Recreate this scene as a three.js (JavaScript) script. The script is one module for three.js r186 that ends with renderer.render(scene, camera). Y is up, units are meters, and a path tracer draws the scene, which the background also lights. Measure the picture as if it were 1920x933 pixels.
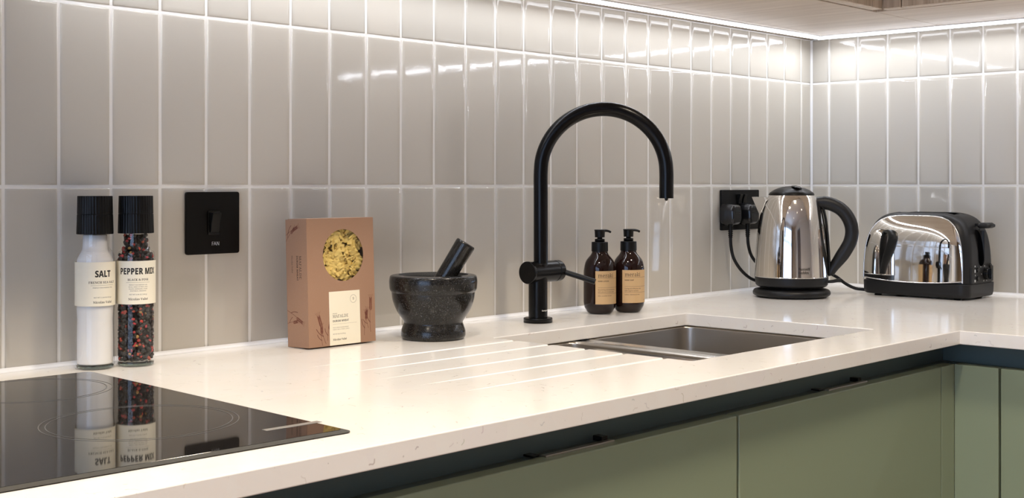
import * as THREE from 'three';
import { RoundedBoxGeometry } from 'three/addons/geometries/RoundedBoxGeometry.js';
import { mergeGeometries } from 'three/addons/utils/BufferGeometryUtils.js';
import { RectAreaLightUniformsLib } from 'three/addons/lights/RectAreaLightUniformsLib.js';
import { Brush, Evaluator, SUBTRACTION } from 'three-bvh-csg';
import { createNoise2D } from 'simplex-noise';

// ------------------------------------------------------------------ camera, sky, light, exposure
const CT = 0.91;                                   // worktop height; the corner of the two walls is x = z = 0
const EYE = new THREE.Vector3(-2.6138, CT + 0.2311, 1.5168), YAW = 0.8131, FOCAL = 2375.7;
const scene = new THREE.Scene();
const camera = new THREE.PerspectiveCamera(2 * Math.atan(466.5 / FOCAL) * 180 / Math.PI, 1920 / 933, 0.05, 60);
camera.position.copy(EYE);
camera.lookAt(EYE.x + Math.sin(YAW), EYE.y, EYE.z - Math.cos(YAW));
camera.setViewOffset(1920, 933, 0, 466.5 - 343.77, 1920, 933);   // lens shifted: the horizon lies above the middle
const renderer = new THREE.WebGLRenderer({ antialias: true });
renderer.toneMapping = THREE.LinearToneMapping;
renderer.toneMappingExposure = 1.24;
renderer.shadowMap.enabled = true;
renderer.shadowMap.type = THREE.PCFSoftShadowMap;
RectAreaLightUniformsLib.init();
const LED_LEVEL = 34, LED_COLOR = new THREE.Color().setRGB(0.95, 0.99, 1.08);
const SPOT_LEVEL = 7.4, SPOT_COLOR = new THREE.Color().setRGB(1, 0.865, 0.69);
scene.background = new THREE.Color().setRGB(2.3, 3.1, 4.6);      // even overcast daylight outside the window

// ------------------------------------------------------------------ helpers
let seed = 12345;
const rnd = () => { seed = (seed * 1664525 + 1013904223) >>> 0; return seed / 4294967296; };
const rr = (a, b) => a + (b - a) * rnd();
const noise = createNoise2D(rnd);
const names = new Map();
const numbered = (n) => { const k = names.get(n) || 0; names.set(n, k + 1); return k ? `${n}_${String(k).padStart(3, '0')}` : n; };
const V = (x, y, z) => new THREE.Vector3(x, y, z);
function mesh(name, geo, mat, parent, pos) {
  const m = new THREE.Mesh(geo, mat); m.name = name; m.castShadow = m.receiveShadow = true;
  if (pos) m.position.set(...pos);
  (parent || scene).add(m); return m;
}
function thing(name, label, category, pos = [0, 0, 0], turn = 0, group) {
  const g = new THREE.Group(); g.name = numbered(name); g.position.set(...pos); g.rotation.y = turn;
  g.userData = { label, category }; if (group) g.userData.group = group; scene.add(g); return g;
}
function solo(name, label, category, geo, mat, pos, group) {
  const m = mesh(numbered(name), geo, mat, scene, pos); m.userData = { label, category }; if (group) m.userData.group = group; return m;
}
function struct(name, geo, mat, label, category, parent) {
  const m = mesh(name, geo, mat, parent); if (!parent) m.userData = { kind: 'structure', label, category }; return m;
}
const facing = (x, z) => Math.atan2(EYE.x - x, EYE.z - z);       // turn that faces a thing's front to the room
const rbox = (w, h, d, r = 0.001, s = 2) => new RoundedBoxGeometry(w, h, d, s, Math.min(r, w / 2.01, h / 2.01, d / 2.01));
const span = (x0, x1, y0, y1, z0, z1, r = 0.0008) => rbox(x1 - x0, y1 - y0, z1 - z0, r).translate((x0 + x1) / 2, (y0 + y1) / 2, (z0 + z1) / 2);
const plainSpan = (x0, x1, y0, y1, z0, z1) => new THREE.BoxGeometry(x1 - x0, y1 - y0, z1 - z0).translate((x0 + x1) / 2, (y0 + y1) / 2, (z0 + z1) / 2);
const join = (list) => mergeGeometries(list.map((g) => { const q = g.index ? g.toNonIndexed() : g; for (const k of Object.keys(q.attributes)) if (!['position', 'normal', 'uv'].includes(k)) q.deleteAttribute(k); return q; }));
const lathe = (pts, seg = 64, p0 = 0, pl = Math.PI * 2) => new THREE.LatheGeometry(pts.map(([r, y]) => new THREE.Vector2(r, y)), seg, p0, pl);
// a profile with rounded corners: each point may carry a radius
function profile(pts) {
  const out = [];
  pts.forEach(([r, y, c], i) => {
    if (!c || i === 0 || i === pts.length - 1) { out.push([r, y]); return; }
    const p = new THREE.Vector2(r, y), a = new THREE.Vector2(pts[i - 1][0], pts[i - 1][1]).sub(p), b = new THREE.Vector2(pts[i + 1][0], pts[i + 1][1]).sub(p);
    const k = Math.min(c, a.length() * 0.48, b.length() * 0.48);
    a.setLength(k); b.setLength(k);
    for (let j = 0; j <= 5; j++) { const t = j / 5, q = p.clone().addScaledVector(a, (1 - t) ** 2).addScaledVector(b, t * t); out.push([q.x, q.y]); }
  });
  return out;
}
const smoothCurve = (pts) => new THREE.CatmullRomCurve3(pts.map((p) => V(...p)), false, 'centripetal');
const tube = (pts, r, seg = 60, rad = 12) => new THREE.TubeGeometry(smoothCurve(pts), seg, r, rad, false);
const cyl = (r0, r1, h, seg = 48, open = false) => new THREE.CylinderGeometry(r0, r1, h, seg, 1, open);
// solid skin over stacked rings of equal point count; the ends are closed
function loft(rings, caps = true) {
  const n = rings[0].length, pos = [], idx = [];
  rings.forEach((r) => r.forEach((p) => pos.push(p.x, p.y, p.z)));
  for (let i = 0; i < rings.length - 1; i++) for (let j = 0; j < n; j++) {
    const a = i * n + j, b = i * n + (j + 1) % n, c = a + n, d = b + n;
    idx.push(a, c, b, b, c, d);
  }
  if (caps) for (const [k, flip] of [[0, false], [rings.length - 1, true]]) {
    const c = rings[k].reduce((s, p) => s.add(p), V(0, 0, 0)).divideScalar(n), o = pos.length / 3;
    rings[k].forEach((p) => pos.push(p.x, p.y, p.z)); pos.push(c.x, c.y, c.z);
    for (let j = 0; j < n; j++) { const a = o + j, b = o + (j + 1) % n; flip ? idx.push(a, o + n, b) : idx.push(a, b, o + n); }
  }
  const g = new THREE.BufferGeometry();
  g.setAttribute('position', new THREE.Float32BufferAttribute(pos, 3));
  g.setAttribute('uv', new THREE.Float32BufferAttribute(new Float32Array(pos.length / 3 * 2), 2));
  g.setIndex(idx); g.computeVertexNormals(); return g;
}
// rounded rectangle ring in the plane y, running so that loft() faces outwards when rings go up
function ring(a, b, r, y, cx = 0, cz = 0, n = 6) {
  const out = [];
  for (const [sx, sz, t0] of [[1, 1, 0], [-1, 1, 1], [-1, -1, 2], [1, -1, 3]]) for (let i = 0; i <= n; i++) {
    const t = (t0 + i / n) * Math.PI / 2;
    out.push(V(cx + sx * (a - r) + r * Math.cos(t), y, cz + sz * (b - r) + r * Math.sin(t)));
  }
  return out.reverse().map((p) => p);
}
// tapered sweep with an oval section along a curve that lies in the plane z = 0
function sweep(pts, radii, n = 40, m = 20) {
  const c = smoothCurve(pts), rings = [];
  for (let i = 0; i <= n; i++) {
    const t = i / n, p = c.getPoint(t), d = c.getTangent(t), N = V(-d.y, d.x, 0).normalize(), B = V().crossVectors(d, N).normalize(), [ra, rb] = radii(t), k = [];
    for (let j = 0; j < m; j++) { const w = -j / m * Math.PI * 2; k.push(p.clone().addScaledVector(N, Math.cos(w) * ra).addScaledVector(B, Math.sin(w) * rb)); }
    rings.push(k.reverse());
  }
  return loft(rings);
}
// uv in metres from the side that each face looks to
function boxUV(g, k = 1) {
  if (g.index) g = g.toNonIndexed();
  const p = g.attributes.position, uv = new Float32Array(p.count * 2), a = V(), b = V(), c = V();
  for (let i = 0; i < p.count; i += 3) {
    a.fromBufferAttribute(p, i); b.fromBufferAttribute(p, i + 1); c.fromBufferAttribute(p, i + 2);
    const nrm = b.clone().sub(a).cross(c.clone().sub(a)), ax = Math.abs(nrm.x), ay = Math.abs(nrm.y), az = Math.abs(nrm.z);
    [a, b, c].forEach((q, j) => {
      const [u, v] = ay >= ax && ay >= az ? [q.x, q.z] : ax >= az ? [q.z, q.y + 0.37] : [q.x, q.y + 0.37];
      uv[(i + j) * 2] = u * k; uv[(i + j) * 2 + 1] = v * k;
    });
  }
  g.setAttribute('uv', new THREE.BufferAttribute(uv, 2)); return g;
}
function canvas(w, h, draw) {
  const c = document.createElement('canvas'); c.width = w; c.height = h; const x = c.getContext('2d'); draw(x, w, h);
  const t = new THREE.CanvasTexture(c); t.colorSpace = THREE.SRGBColorSpace; t.anisotropy = 8; return t;
}
function field(n, fn, srgb = true) {           // n x n texture computed per texel, tiling
  const d = new Uint8Array(n * n * 4);
  for (let j = 0; j < n; j++) for (let i = 0; i < n; i++) {
    const v = fn(i / n, j / n), o = (j * n + i) * 4;
    for (let k = 0; k < 3; k++) d[o + k] = Math.max(0, Math.min(255, Math.round((Array.isArray(v) ? v[k] : v) * 255)));
    d[o + 3] = 255;
  }
  const t = new THREE.DataTexture(d, n, n); t.magFilter = THREE.LinearFilter; t.minFilter = THREE.LinearMipmapLinearFilter; t.generateMipmaps = true;
  t.wrapS = t.wrapT = THREE.RepeatWrapping; if (srgb) t.colorSpace = THREE.SRGBColorSpace; t.needsUpdate = true; return t;
}
const lin = (r, g, b) => new THREE.Color().setRGB(r, g, b);
const std = (color, roughness, more = {}) => new THREE.MeshPhysicalMaterial({ color, roughness, ...more });

// ------------------------------------------------------------------ materials
const tileBump = field(512, (u, v) => {
  const x = u * 6, y = v * 6;
  return 0.5 + 0.30 * noise(x, y) + 0.10 * noise(x * 3.1 + 7, y * 3.1) + 0.03 * noise(x * 11, y * 11 + 3);
}, false);
tileBump.repeat.set(3, 3);
const TILE = [[0.565, 0.528, 0.462], [0.592, 0.552, 0.482], [0.545, 0.512, 0.450], [0.578, 0.542, 0.474]].map((c) => std(lin(...c), 0.05, { ior: 1.54, bumpMap: tileBump, bumpScale: 0.000028 }));
const M = {
  grout: std(lin(0.88, 0.86, 0.82), 0.85),
  sealant: std(lin(0.86, 0.855, 0.845), 0.35, { side: THREE.DoubleSide }),
  plaster: std(lin(0.72, 0.69, 0.63), 0.9),
  ceiling: std(lin(0.82, 0.81, 0.79), 0.9),
  black: std(lin(0.004, 0.004, 0.004), 0.40, { specularIntensity: 0.45 }),
  blackGloss: std(lin(0.004, 0.004, 0.004), 0.16, { specularIntensity: 0.6 }),
  blackSatin: std(lin(0.004, 0.0035, 0.003), 0.34, { specularIntensity: 0.35 }),
  tap: std(lin(0.003, 0.003, 0.0035), 0.26, { specularIntensity: 0.4 }),
  plastic: std(lin(0.009, 0.009, 0.0095), 0.42, { specularIntensity: 0.6 }),
  plugBody: std(lin(0.008, 0.008, 0.009), 0.22),
  cord: std(lin(0.006, 0.006, 0.006), 0.45, { specularIntensity: 0.6 }),
  chrome: std(lin(0.83, 0.82, 0.80), 0.035, { metalness: 1 }),
  kettleSteel: std(lin(0.76, 0.73, 0.69), 0.07, { metalness: 1 }),
  steel: std(lin(0.56, 0.52, 0.465), 0.32, { metalness: 1 }),
  steelBright: std(lin(0.75, 0.74, 0.72), 0.22, { metalness: 1 }),
  alu: std(lin(0.7, 0.7, 0.7), 0.4, { metalness: 1 }),
  glass: std(lin(1, 1, 1), 0.02, { transmission: 1, thickness: 0, ior: 1.5 }),
  glassThick: std(lin(1, 1, 1), 0.03, { transmission: 1, thickness: 0.005, ior: 1.5, attenuationColor: lin(0.62, 0.72, 0.68), attenuationDistance: 0.02 }),
  film: std(lin(1, 1, 1), 0.05, { transmission: 1, thickness: 0, ior: 1.35 }),
  hob: std(lin(0.012, 0.011, 0.011), 0.03, { ior: 1.52 }),
  hobMark: std(lin(0.12, 0.118, 0.114), 0.3),
  hobEdge: std(lin(0.05, 0.048, 0.041), 0.55, { specularIntensity: 0.5 }),
  hobStrip: std(lin(0.24, 0.235, 0.225), 0.25),
  green: std(lin(0.238, 0.285, 0.190), 0.36),
  rail: std(lin(0.085, 0.120, 0.115), 0.4),
  carcass: std(lin(0.15, 0.17, 0.13), 0.6),
  gap: std(lin(0.02, 0.018, 0.016), 0.8),
  whiteText: std(lin(0.8, 0.8, 0.8), 0.5),
  salt: std(lin(0.74, 0.74, 0.735), 0.85),
  amber: std(lin(0.012, 0.0045, 0.0035), 0.08, { specularIntensity: 0.8 }),
  kraftEdge: std(lin(0.46, 0.30, 0.21), 0.8),
  pasta: std(lin(0.74, 0.545, 0.16), 0.55),
  curtain: std(lin(0.36, 0.27, 0.18), 0.9),
  doorWood: std(lin(0.10, 0.06, 0.035), 0.45),
  frame: std(lin(0.05, 0.05, 0.055), 0.5),
  led: std(lin(0.9, 0.9, 0.9), 0.5, { emissive: LED_COLOR, emissiveIntensity: 6 }),
  lampGlow: std(lin(0.9, 0.9, 0.9), 0.5, { emissive: SPOT_COLOR, emissiveIntensity: 10 }),
};
// quartz: warm white with small grey wisps and flecks
const quartzMap = canvas(2048, 2048, (x, w) => {
  x.fillStyle = 'rgb(232,229,225)'; x.fillRect(0, 0, w, w);
  for (let i = 0; i < 420; i++) { x.fillStyle = rnd() < 0.5 ? 'rgba(240,236,230,0.06)' : 'rgba(214,207,198,0.06)'; x.beginPath(); x.ellipse(rr(0, w), rr(0, w), rr(20, 140), rr(10, 60), rr(0, 6.3), 0, 6.3); x.fill(); }
  for (let i = 0; i < 900; i++) {
    let px = rr(20, w - 20), py = rr(20, w - 20), a = rr(-0.5, 0.9);
    x.strokeStyle = `rgba(${118 + rr(-20, 30) | 0},${112 + rr(-20, 20) | 0},${108 + rr(-20, 20) | 0},${rr(0.10, 0.42)})`; x.lineWidth = rr(0.7, 2.4);
    x.beginPath(); x.moveTo(px, py);
    for (let k = 0, n = 2 + rnd() * 4 | 0; k < n; k++) { a += rr(-1.2, 1.2); px += Math.cos(a) * rr(2, 8); py += Math.sin(a) * rr(2, 8); x.lineTo(px, py); }
    x.stroke();
  }
  for (let i = 0; i < 900; i++) { x.fillStyle = `rgba(125,118,112,${rr(0.1, 0.4)})`; x.beginPath(); x.ellipse(rr(0, w), rr(0, w), rr(0.6, 2.2), rr(0.6, 1.8), rr(0, 3), 0, 6.3); x.fill(); }
});
quartzMap.wrapS = quartzMap.wrapT = THREE.RepeatWrapping; quartzMap.repeat.set(1 / 1.1, 1 / 1.1);
M.quartz = std(lin(1, 1, 1), 0.14, { map: quartzMap, ior: 1.5, specularIntensity: 0.7 });
// oak veneer, grain along v
const oak = (base, dark) => field(512, (u, v) => {
  const g = noise(u * 60, v * 1.6) * 0.5 + noise(u * 150, v * 4 + 9) * 0.35 + noise(u * 14, v * 0.8 + 4) * 0.4;
  const t = Math.max(0, Math.min(1, 0.45 + 0.42 * g));
  return base.map((b, k) => b + (dark[k] - b) * t);
});
const oakMap = oak([0.80, 0.745, 0.685], [0.655, 0.585, 0.52]);
oakMap.repeat.set(2, 2);
M.oak = std(lin(1, 1, 1), 0.5, { map: oakMap });
const oakDoorMap = oak([0.70, 0.63, 0.56], [0.46, 0.40, 0.345]); oakDoorMap.repeat.set(2.5, 2);
M.oakDoor = std(lin(1, 1, 1), 0.55, { map: oakDoorMap });
const floorMap = oak([0.62, 0.50, 0.39], [0.48, 0.37, 0.28]); floorMap.repeat.set(1, 1);
M.floor = std(lin(1, 1, 1), 0.45, { map: floorMap });
// polished dark granite
const graniteMap = field(512, (u, v) => {
  const n = noise(u * 90, v * 60) * 0.5 + noise(u * 200, v * 140 + 5) * 0.5;
  const k = n > 0.42 ? 0.25 + 0.25 * (n - 0.42) : 0.095 + 0.05 * n;
  return [k * 1.02, k, k * 0.98];
});
M.granite = std(lin(1, 1, 1), 0.2, { map: graniteMap, specularIntensity: 0.75 });
M.graniteRough = std(lin(1, 1, 1), 0.7, { map: graniteMap });

// ------------------------------------------------------------------ the room
const FAR_X = -5.2, FAR_Z = 4.3, CEIL = 2.5;
const floorG = struct('floor', plainSpan(FAR_X - 0.15, 0.15, -0.1, 0, -0.15, FAR_Z + 0.15), M.gap, 'wooden plank floor of the room', 'floor');
{ const w = 0.19, L = 1.45;
  for (let i = 0, x = FAR_X; x < -0.62; i++, x += w) for (let z = 0.6 - (i % 3) * 0.45; z < FAR_Z; z += L) {
    const z0 = Math.max(z, 0.6), z1 = Math.min(z + L, FAR_Z) - 0.002, x1 = Math.min(x + w, -0.62) - 0.002; if (z1 - z0 < 0.05) continue;
    const g = boxUV(plainSpan(x, x1, 0, 0.006, z0, z1)); const uv = g.attributes.uv; for (let k = 0; k < uv.count; k++) uv.setXY(k, uv.getX(k) + i * 0.37, uv.getY(k) * 0.5 + i * 0.11);
    mesh('plank', g, M.floor, floorG);
  } }
struct('ceiling', plainSpan(FAR_X - 0.15, 0.15, CEIL, CEIL + 0.12, -0.15, FAR_Z + 0.15), M.ceiling, 'white painted ceiling of the room', 'ceiling');
const wallBack = struct('wall_back', plainSpan(FAR_X - 0.15, 0.15, 0, CEIL, -0.15, -0.006), M.plaster, 'tiled splashback wall behind hob and sink', 'wall');
const wallRight = struct('wall_right', plainSpan(0.006, 0.15, 0, CEIL, -0.006, FAR_Z + 0.15), M.plaster, 'tiled splashback wall behind kettle and toaster', 'wall');
struct('wall_front', plainSpan(FAR_X - 0.15, 0.006, 0, CEIL, FAR_Z, FAR_Z + 0.15), M.plaster, 'plain cream wall facing the worktop', 'wall');
// wall with the window
const WZ0 = 0.6, WZ1 = 3.1, WY0 = 0.35, WY1 = 2.3;
struct('wall_left', join([
  plainSpan(FAR_X - 0.15, FAR_X, 0, WY0, -0.006, FAR_Z), plainSpan(FAR_X - 0.15, FAR_X, WY1, CEIL, -0.006, FAR_Z),
  plainSpan(FAR_X - 0.15, FAR_X, WY0, WY1, -0.006, WZ0), plainSpan(FAR_X - 0.15, FAR_X, WY0, WY1, WZ1, FAR_Z)]), M.plaster, 'cream wall with a wide window', 'wall');
{ const fr = [];
  for (const z of [WZ0 + 0.03, 1.1, 1.6, 2.1, 2.6, WZ1 - 0.03]) fr.push(plainSpan(FAR_X - 0.09, FAR_X - 0.03, WY0, WY1, z - 0.03, z + 0.03));
  for (const y of [WY0 + 0.03, 1.75, WY1 - 0.03]) fr.push(plainSpan(FAR_X - 0.09, FAR_X - 0.03, y - 0.03, y + 0.03, WZ0, WZ1));
  const w = struct('window_1', join(fr), M.frame, 'wide dark framed window letting in daylight', 'window');
  const zs = [WZ0, 1.1, 1.6, 2.1, 2.6, WZ1], ys = [WY0, 1.75, WY1];
  for (let i = 0; i < 5; i++) for (let j = 0; j < 2; j++) mesh('pane', plainSpan(FAR_X - 0.0625, FAR_X - 0.06, ys[j] + 0.03, ys[j + 1] - 0.03, zs[i] + 0.03, zs[i + 1] - 0.03), M.glass, w);
}
function curtain(z0, z1, label) {
  const pts = [], n = 90; for (let i = 0; i <= n; i++) { const u = i / n; pts.push(new THREE.Vector2(0.035 * Math.sin(u * 50) + 0.008 * Math.sin(u * 17 + 1), z0 + (z1 - z0) * u)); }
  const back = pts.slice().reverse().map((p) => new THREE.Vector2(p.x - 0.004, p.y));
  solo('curtain', label, 'curtain', new THREE.ExtrudeGeometry(new THREE.Shape([...pts, ...back]), { depth: 2.36, bevelEnabled: false }).rotateX(Math.PI / 2).translate(FAR_X + 0.09, 2.38, 0), M.curtain);
}
curtain(0.15, 0.70, 'tan floor-length curtain on the sink-wall side of the window');
curtain(3.0, 3.65, 'tan floor-length curtain on the window side away from the sink wall');
{ const d = struct('door_1', span(-3.62, -2.79, 0.008, 2.06, FAR_Z - 0.045, FAR_Z - 0.002, 0.003), M.doorWood, 'dark wooden door in the wall facing the worktop', 'door');
  mesh('door_frame', join([plainSpan(-3.70, -3.625, 0.007, 2.14, FAR_Z - 0.05, FAR_Z - 0.001), plainSpan(-2.785, -2.71, 0.007, 2.14, FAR_Z - 0.05, FAR_Z - 0.001), plainSpan(-3.625, -2.785, 2.065, 2.14, FAR_Z - 0.05, FAR_Z - 0.001)]), M.frame, d);
  mesh('door_handle', tube([[-3.54, 1.02, FAR_Z - 0.046], [-3.54, 1.02, FAR_Z - 0.09], [-3.51, 1.02, FAR_Z - 0.098], [-3.43, 1.02, FAR_Z - 0.098]], 0.009, 24, 10), M.steel, d); }
// tiles: pillowed, each a mesh; grout lies between them
const TW = 0.072, GAP = 0.0032;
function tileGeo(w, h) {
  const steps = [[0, -0.0065, 1, 0.05], [0.0002, -0.0022, 0.95, 0.3], [0.0009, -0.0008, 0.6, 0.8], [0.0026, -0.0002, 0.16, 0.99], [0.0075, 0, 0, 1]];
  const pos = [], nor = [], uv = [], idx = [], du = rr(0, 3), dv = rr(0, 3);
  steps.forEach(([ins, z, side, up]) => { for (const [sx, sy] of [[-1, -1], [1, -1], [1, 1], [-1, 1]]) {
    const x = sx * (w / 2 - ins), y = sy * (h / 2 - ins), n = V(sx * side * 0.71, sy * side * 0.71, up).normalize();
    pos.push(x, y, z); nor.push(n.x, n.y, n.z); uv.push(x * 2.2 + du, y * 2.2 + dv);
  } });
  for (let i = 0; i < steps.length - 1; i++) for (let j = 0; j < 4; j++) { const a = i * 4 + j, b = i * 4 + (j + 1) % 4; idx.push(a, b, b + 4, a, b + 4, a + 4); }
  const o = (steps.length - 1) * 4; idx.push(o, o + 1, o + 2, o, o + 2, o + 3);
  const g = new THREE.BufferGeometry();
  g.setAttribute('position', new THREE.Float32BufferAttribute(pos, 3)); g.setAttribute('normal', new THREE.Float32BufferAttribute(nor, 3)); g.setAttribute('uv', new THREE.Float32BufferAttribute(uv, 2)); g.setIndex(idx); return g;
}
const ROWS = [[CT, CT + 0.2269, 0], [CT + 0.2269, CT + 0.4617, 0.0042], [CT + 0.4617, CT + 0.5635, 0.0012]];   // bottom, top, lean of the row
function tileWall(wall, end, cut, place) {
  const variants = new Map();
  for (const [y0, y1, lean] of ROWS) {
    for (let k = 0, s0 = 0; s0 < end; k++) {
      const s1 = k === 0 ? cut * TW : s0 + TW, w = s1 - s0 - GAP, h = y1 - y0 - GAP, id = `${k === 0}${y0}${Math.floor(rnd() * 7)}`;
      if (!variants.has(id)) variants.set(id, tileGeo(w, h));
      const m = mesh('tile', variants.get(id), TILE[Math.floor(rnd() * 4)], wall);
      place(m, (s0 + s1) / 2, (y0 + y1) / 2, lean + rr(-0.0010, 0.0010), rr(-0.006, 0.006));
      s0 = s1;
    }
  }
}
mesh('grout', plainSpan(-2.9, -0.0005, CT, CT + 0.5635, -0.006, -0.0014), M.grout, wallBack);
mesh('grout', plainSpan(0.0014, 0.006, CT, CT + 0.5635, -0.006, 1.75), M.grout, wallRight);
tileWall(wallBack, 2.84, 0.604, (m, s, y, lean, tw) => { m.position.set(-s, y, 0); m.rotation.set(lean, tw, 0); });
tileWall(wallRight, 1.70, 0.640, (m, s, y, lean, tw) => { m.position.set(0, y, s); m.rotation.set(lean * 0.4, -Math.PI / 2 + tw, 0, 'YXZ'); });

// white sealant beads: in the corner and along the worktop
{ const bead = (pts) => { const sh = new THREE.Shape(pts.map(([a, b]) => new THREE.Vector2(a, b))); return sh; };
  const q = bead([[0, 0], [0.0052, 0], [0.0030, 0.0011], [0.0011, 0.0030], [0, 0.0052]]);
  struct('trim_1', new THREE.ExtrudeGeometry(q, { depth: 2.84, bevelEnabled: false }).rotateY(-Math.PI / 2).translate(-0.0005, CT + 0.0001, 0.0001), M.sealant, 'white sealant bead where the sink-wall tiles meet the worktop', 'sealant');
  struct('trim_2', new THREE.ExtrudeGeometry(bead([[0, 0], [-0.0052, 0], [-0.0030, 0.0011], [-0.0011, 0.0030], [0, 0.0052]]), { depth: 1.70, bevelEnabled: false }).translate(-0.0001, CT + 0.0001, 0.0055), M.sealant, 'white sealant bead where the right-wall tiles meet the worktop', 'sealant');
  struct('trim_3', new THREE.ExtrudeGeometry(bead([[0, 0], [-0.0040, 0], [-0.0022, -0.0008], [-0.0008, -0.0022], [0, -0.0040]]), { depth: 0.557, bevelEnabled: false }).rotateX(-Math.PI / 2).translate(-0.0001, CT + 0.0054, 0.0001), M.sealant, 'white sealant bead in the corner between the tiled walls', 'sealant');
}

// ------------------------------------------------------------------ worktop
const FZ = 0.660, FX = -0.684, TH = 0.0215;
{ const s = new THREE.Shape([[-2.9, 0.0005], [-0.0005, 0.0005], [-0.0005, 1.75], [FX, 1.75], [FX, FZ], [-2.9, FZ]].map(([x, z]) => new THREE.Vector2(x, z)));
  const hx0 = -1.254, hx1 = -0.758, hz0 = 0.190, hz1 = 0.553, h = new THREE.Path(), r = 0.006;
  h.moveTo(hx0 + r, hz0); h.lineTo(hx1 - r, hz0); h.quadraticCurveTo(hx1, hz0, hx1, hz0 + r); h.lineTo(hx1, hz1 - r); h.quadraticCurveTo(hx1, hz1, hx1 - r, hz1);
  h.lineTo(hx0 + r, hz1); h.quadraticCurveTo(hx0, hz1, hx0, hz1 - r); h.lineTo(hx0, hz0 + r); h.quadraticCurveTo(hx0, hz0, hx0 + r, hz0);
  s.holes.push(h);
  const b = 0.0012, g = new THREE.ExtrudeGeometry(s, { depth: TH - 2 * b, bevelEnabled: true, bevelSize: b, bevelThickness: b, bevelOffset: -b, bevelSegments: 2, curveSegments: 6 });
  g.rotateX(Math.PI / 2); g.translate(0, CT - b, 0);            // the shape's y becomes z; the slab hangs below CT
  const ev = new Evaluator(); ev.attributes = ['position', 'normal', 'uv']; ev.useGroups = false;
  let slab = new Brush(g, M.quartz); slab.updateMatrixWorld();
  for (const z of [0.237, 0.306, 0.375, 0.4425, 0.510]) {
    const R = 0.0062, c = new THREE.CapsuleGeometry(R, 0.42, 6, 24).rotateZ(Math.PI / 2);
    const cut = new Brush(c, M.quartz); cut.position.set(-1.425, CT + R - 0.0017, z); cut.rotation.z = -0.0078; cut.updateMatrixWorld();
    slab = ev.evaluate(slab, cut, SUBTRACTION); slab.updateMatrixWorld();
  }
  solo('worktop', 'white speckled quartz worktop running round the corner with drainer grooves', 'worktop', boxUV(slab.geometry), M.quartz);
}

// ------------------------------------------------------------------ base cabinets
const DF = 0.638, DT = CT - 0.0575, RX = -0.655;                 // door face, door top, face of the run along the right wall
function boards(t, x0, x1, z0, z1, y0, y1) {
  mesh('side_board', plainSpan(x0, x0 + 0.015, y0, y1, z0, z1), M.carcass, t); mesh('side_board', plainSpan(x1 - 0.015, x1, y0, y1, z0, z1), M.carcass, t);
  mesh('bottom_board', plainSpan(x0 + 0.015, x1 - 0.015, y0, y0 + 0.018, z0, z1), M.carcass, t); mesh('back_board', plainSpan(x0 + 0.015, x1 - 0.015, y0 + 0.018, y1, z0, z0 + 0.012), M.carcass, t);
}
function baseCabinet(x0, x1, label, plate) {
  const t = thing('base_cabinet', label, 'cabinet', [(x0 + x1) / 2, 0.1, 0.3]), w = x1 - x0, l = -w / 2, r = w / 2;
  boards(t, l + 0.001, r - 0.001, -0.29, 0.296, 0, DT - 0.1 - 0.012);
  const d = mesh('door', span(l + 0.0015, r - 0.0015, 0.002, DT - 0.1, 0.318, DF - 0.3, 0.0018), M.green, t);
  if (plate) {
    const [p0, p1] = plate.map((v) => v - (x0 + x1) / 2);
    mesh('pull_plate', span(p0, p1, DT - 0.1, DT - 0.1 + 0.0022, 0.3185, 0.326, 0.0004), M.steel, d);
    mesh('catch', span(p1 - 0.012, p1 - 0.002, DT - 0.0999, DT - 0.1 + 0.006, 0.304, 0.3175, 0.0006), M.blackGloss, d);
    mesh('catch', span(p0 - 0.012, p0 - 0.001, DT - 0.0999, DT - 0.1 + 0.0025, 0.304, 0.3175, 0.0006), M.blackGloss, d);
  }
}
baseCabinet(-1.274, -0.702, 'sage green sink cabinet with pull plate, next to corner filler', [-1.03, -0.92]);
baseCabinet(-1.874, -1.276, 'sage green base cabinet with pull plate under drainer grooves', [-1.62, -1.505]);
baseCabinet(-2.474, -1.876, 'sage green base cabinet below the black hob');
baseCabinet(-2.9, -2.476, 'sage green end cabinet of the sink-wall run, past the hob');
solo('corner_filler', 'narrow sage green filler panel beside the sink cabinet', 'panel', span(-0.7005, RX, 0.102, DT, 0.618, DF, 0.0005), M.green);
solo('corner_filler', 'narrow sage green filler panel in the inner corner, on right-wall run', 'panel', span(RX, RX + 0.02, 0.102, DT, DF + 0.0002, 0.709, 0.0005), M.green);
function sideCabinet(z0, z1, label) {
  const t = thing('base_cabinet', label, 'cabinet', [-0.32, 0.1, (z0 + z1) / 2]), l = -(z1 - z0) / 2, r = -l;
  boards(t, -0.314, 0.31, l + 0.001, r - 0.001, 0, DT - 0.1 - 0.012);
  mesh('door', span(RX + 0.32, RX + 0.34, 0.002, DT - 0.1, l + 0.0015, r - 0.0015, 0.0012), M.green, t);
}
sideCabinet(0.711, 1.31, 'sage green base cabinet on the run along the right wall');
sideCabinet(1.312, 1.75, 'sage green end cabinet on the run along the right wall');
solo('finger_rail', 'dark green recessed finger rail under the worktop above sink cabinet', 'rail', join([
  plainSpan(-2.9, -0.612, DT - 0.002, CT - TH - 0.0005, 0.597, 0.600), plainSpan(-2.9, -0.620, DT - 0.0045, DT - 0.002, 0.600, 0.6175)]), M.rail);
solo('finger_rail', 'dark green recessed finger rail above the right-wall cabinets', 'rail', join([
  plainSpan(-0.615, -0.612, DT - 0.002, CT - TH - 0.0005, 0.6005, 1.75), plainSpan(-0.6345, -0.615, DT - 0.0045, DT - 0.002, 0.620, 1.75)]), M.rail);
solo('plinth', 'dark plinth under the sink-wall cabinets', 'plinth', plainSpan(-2.9, -0.58, 0, 0.099, 0.54, 0.556), M.rail);
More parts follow.
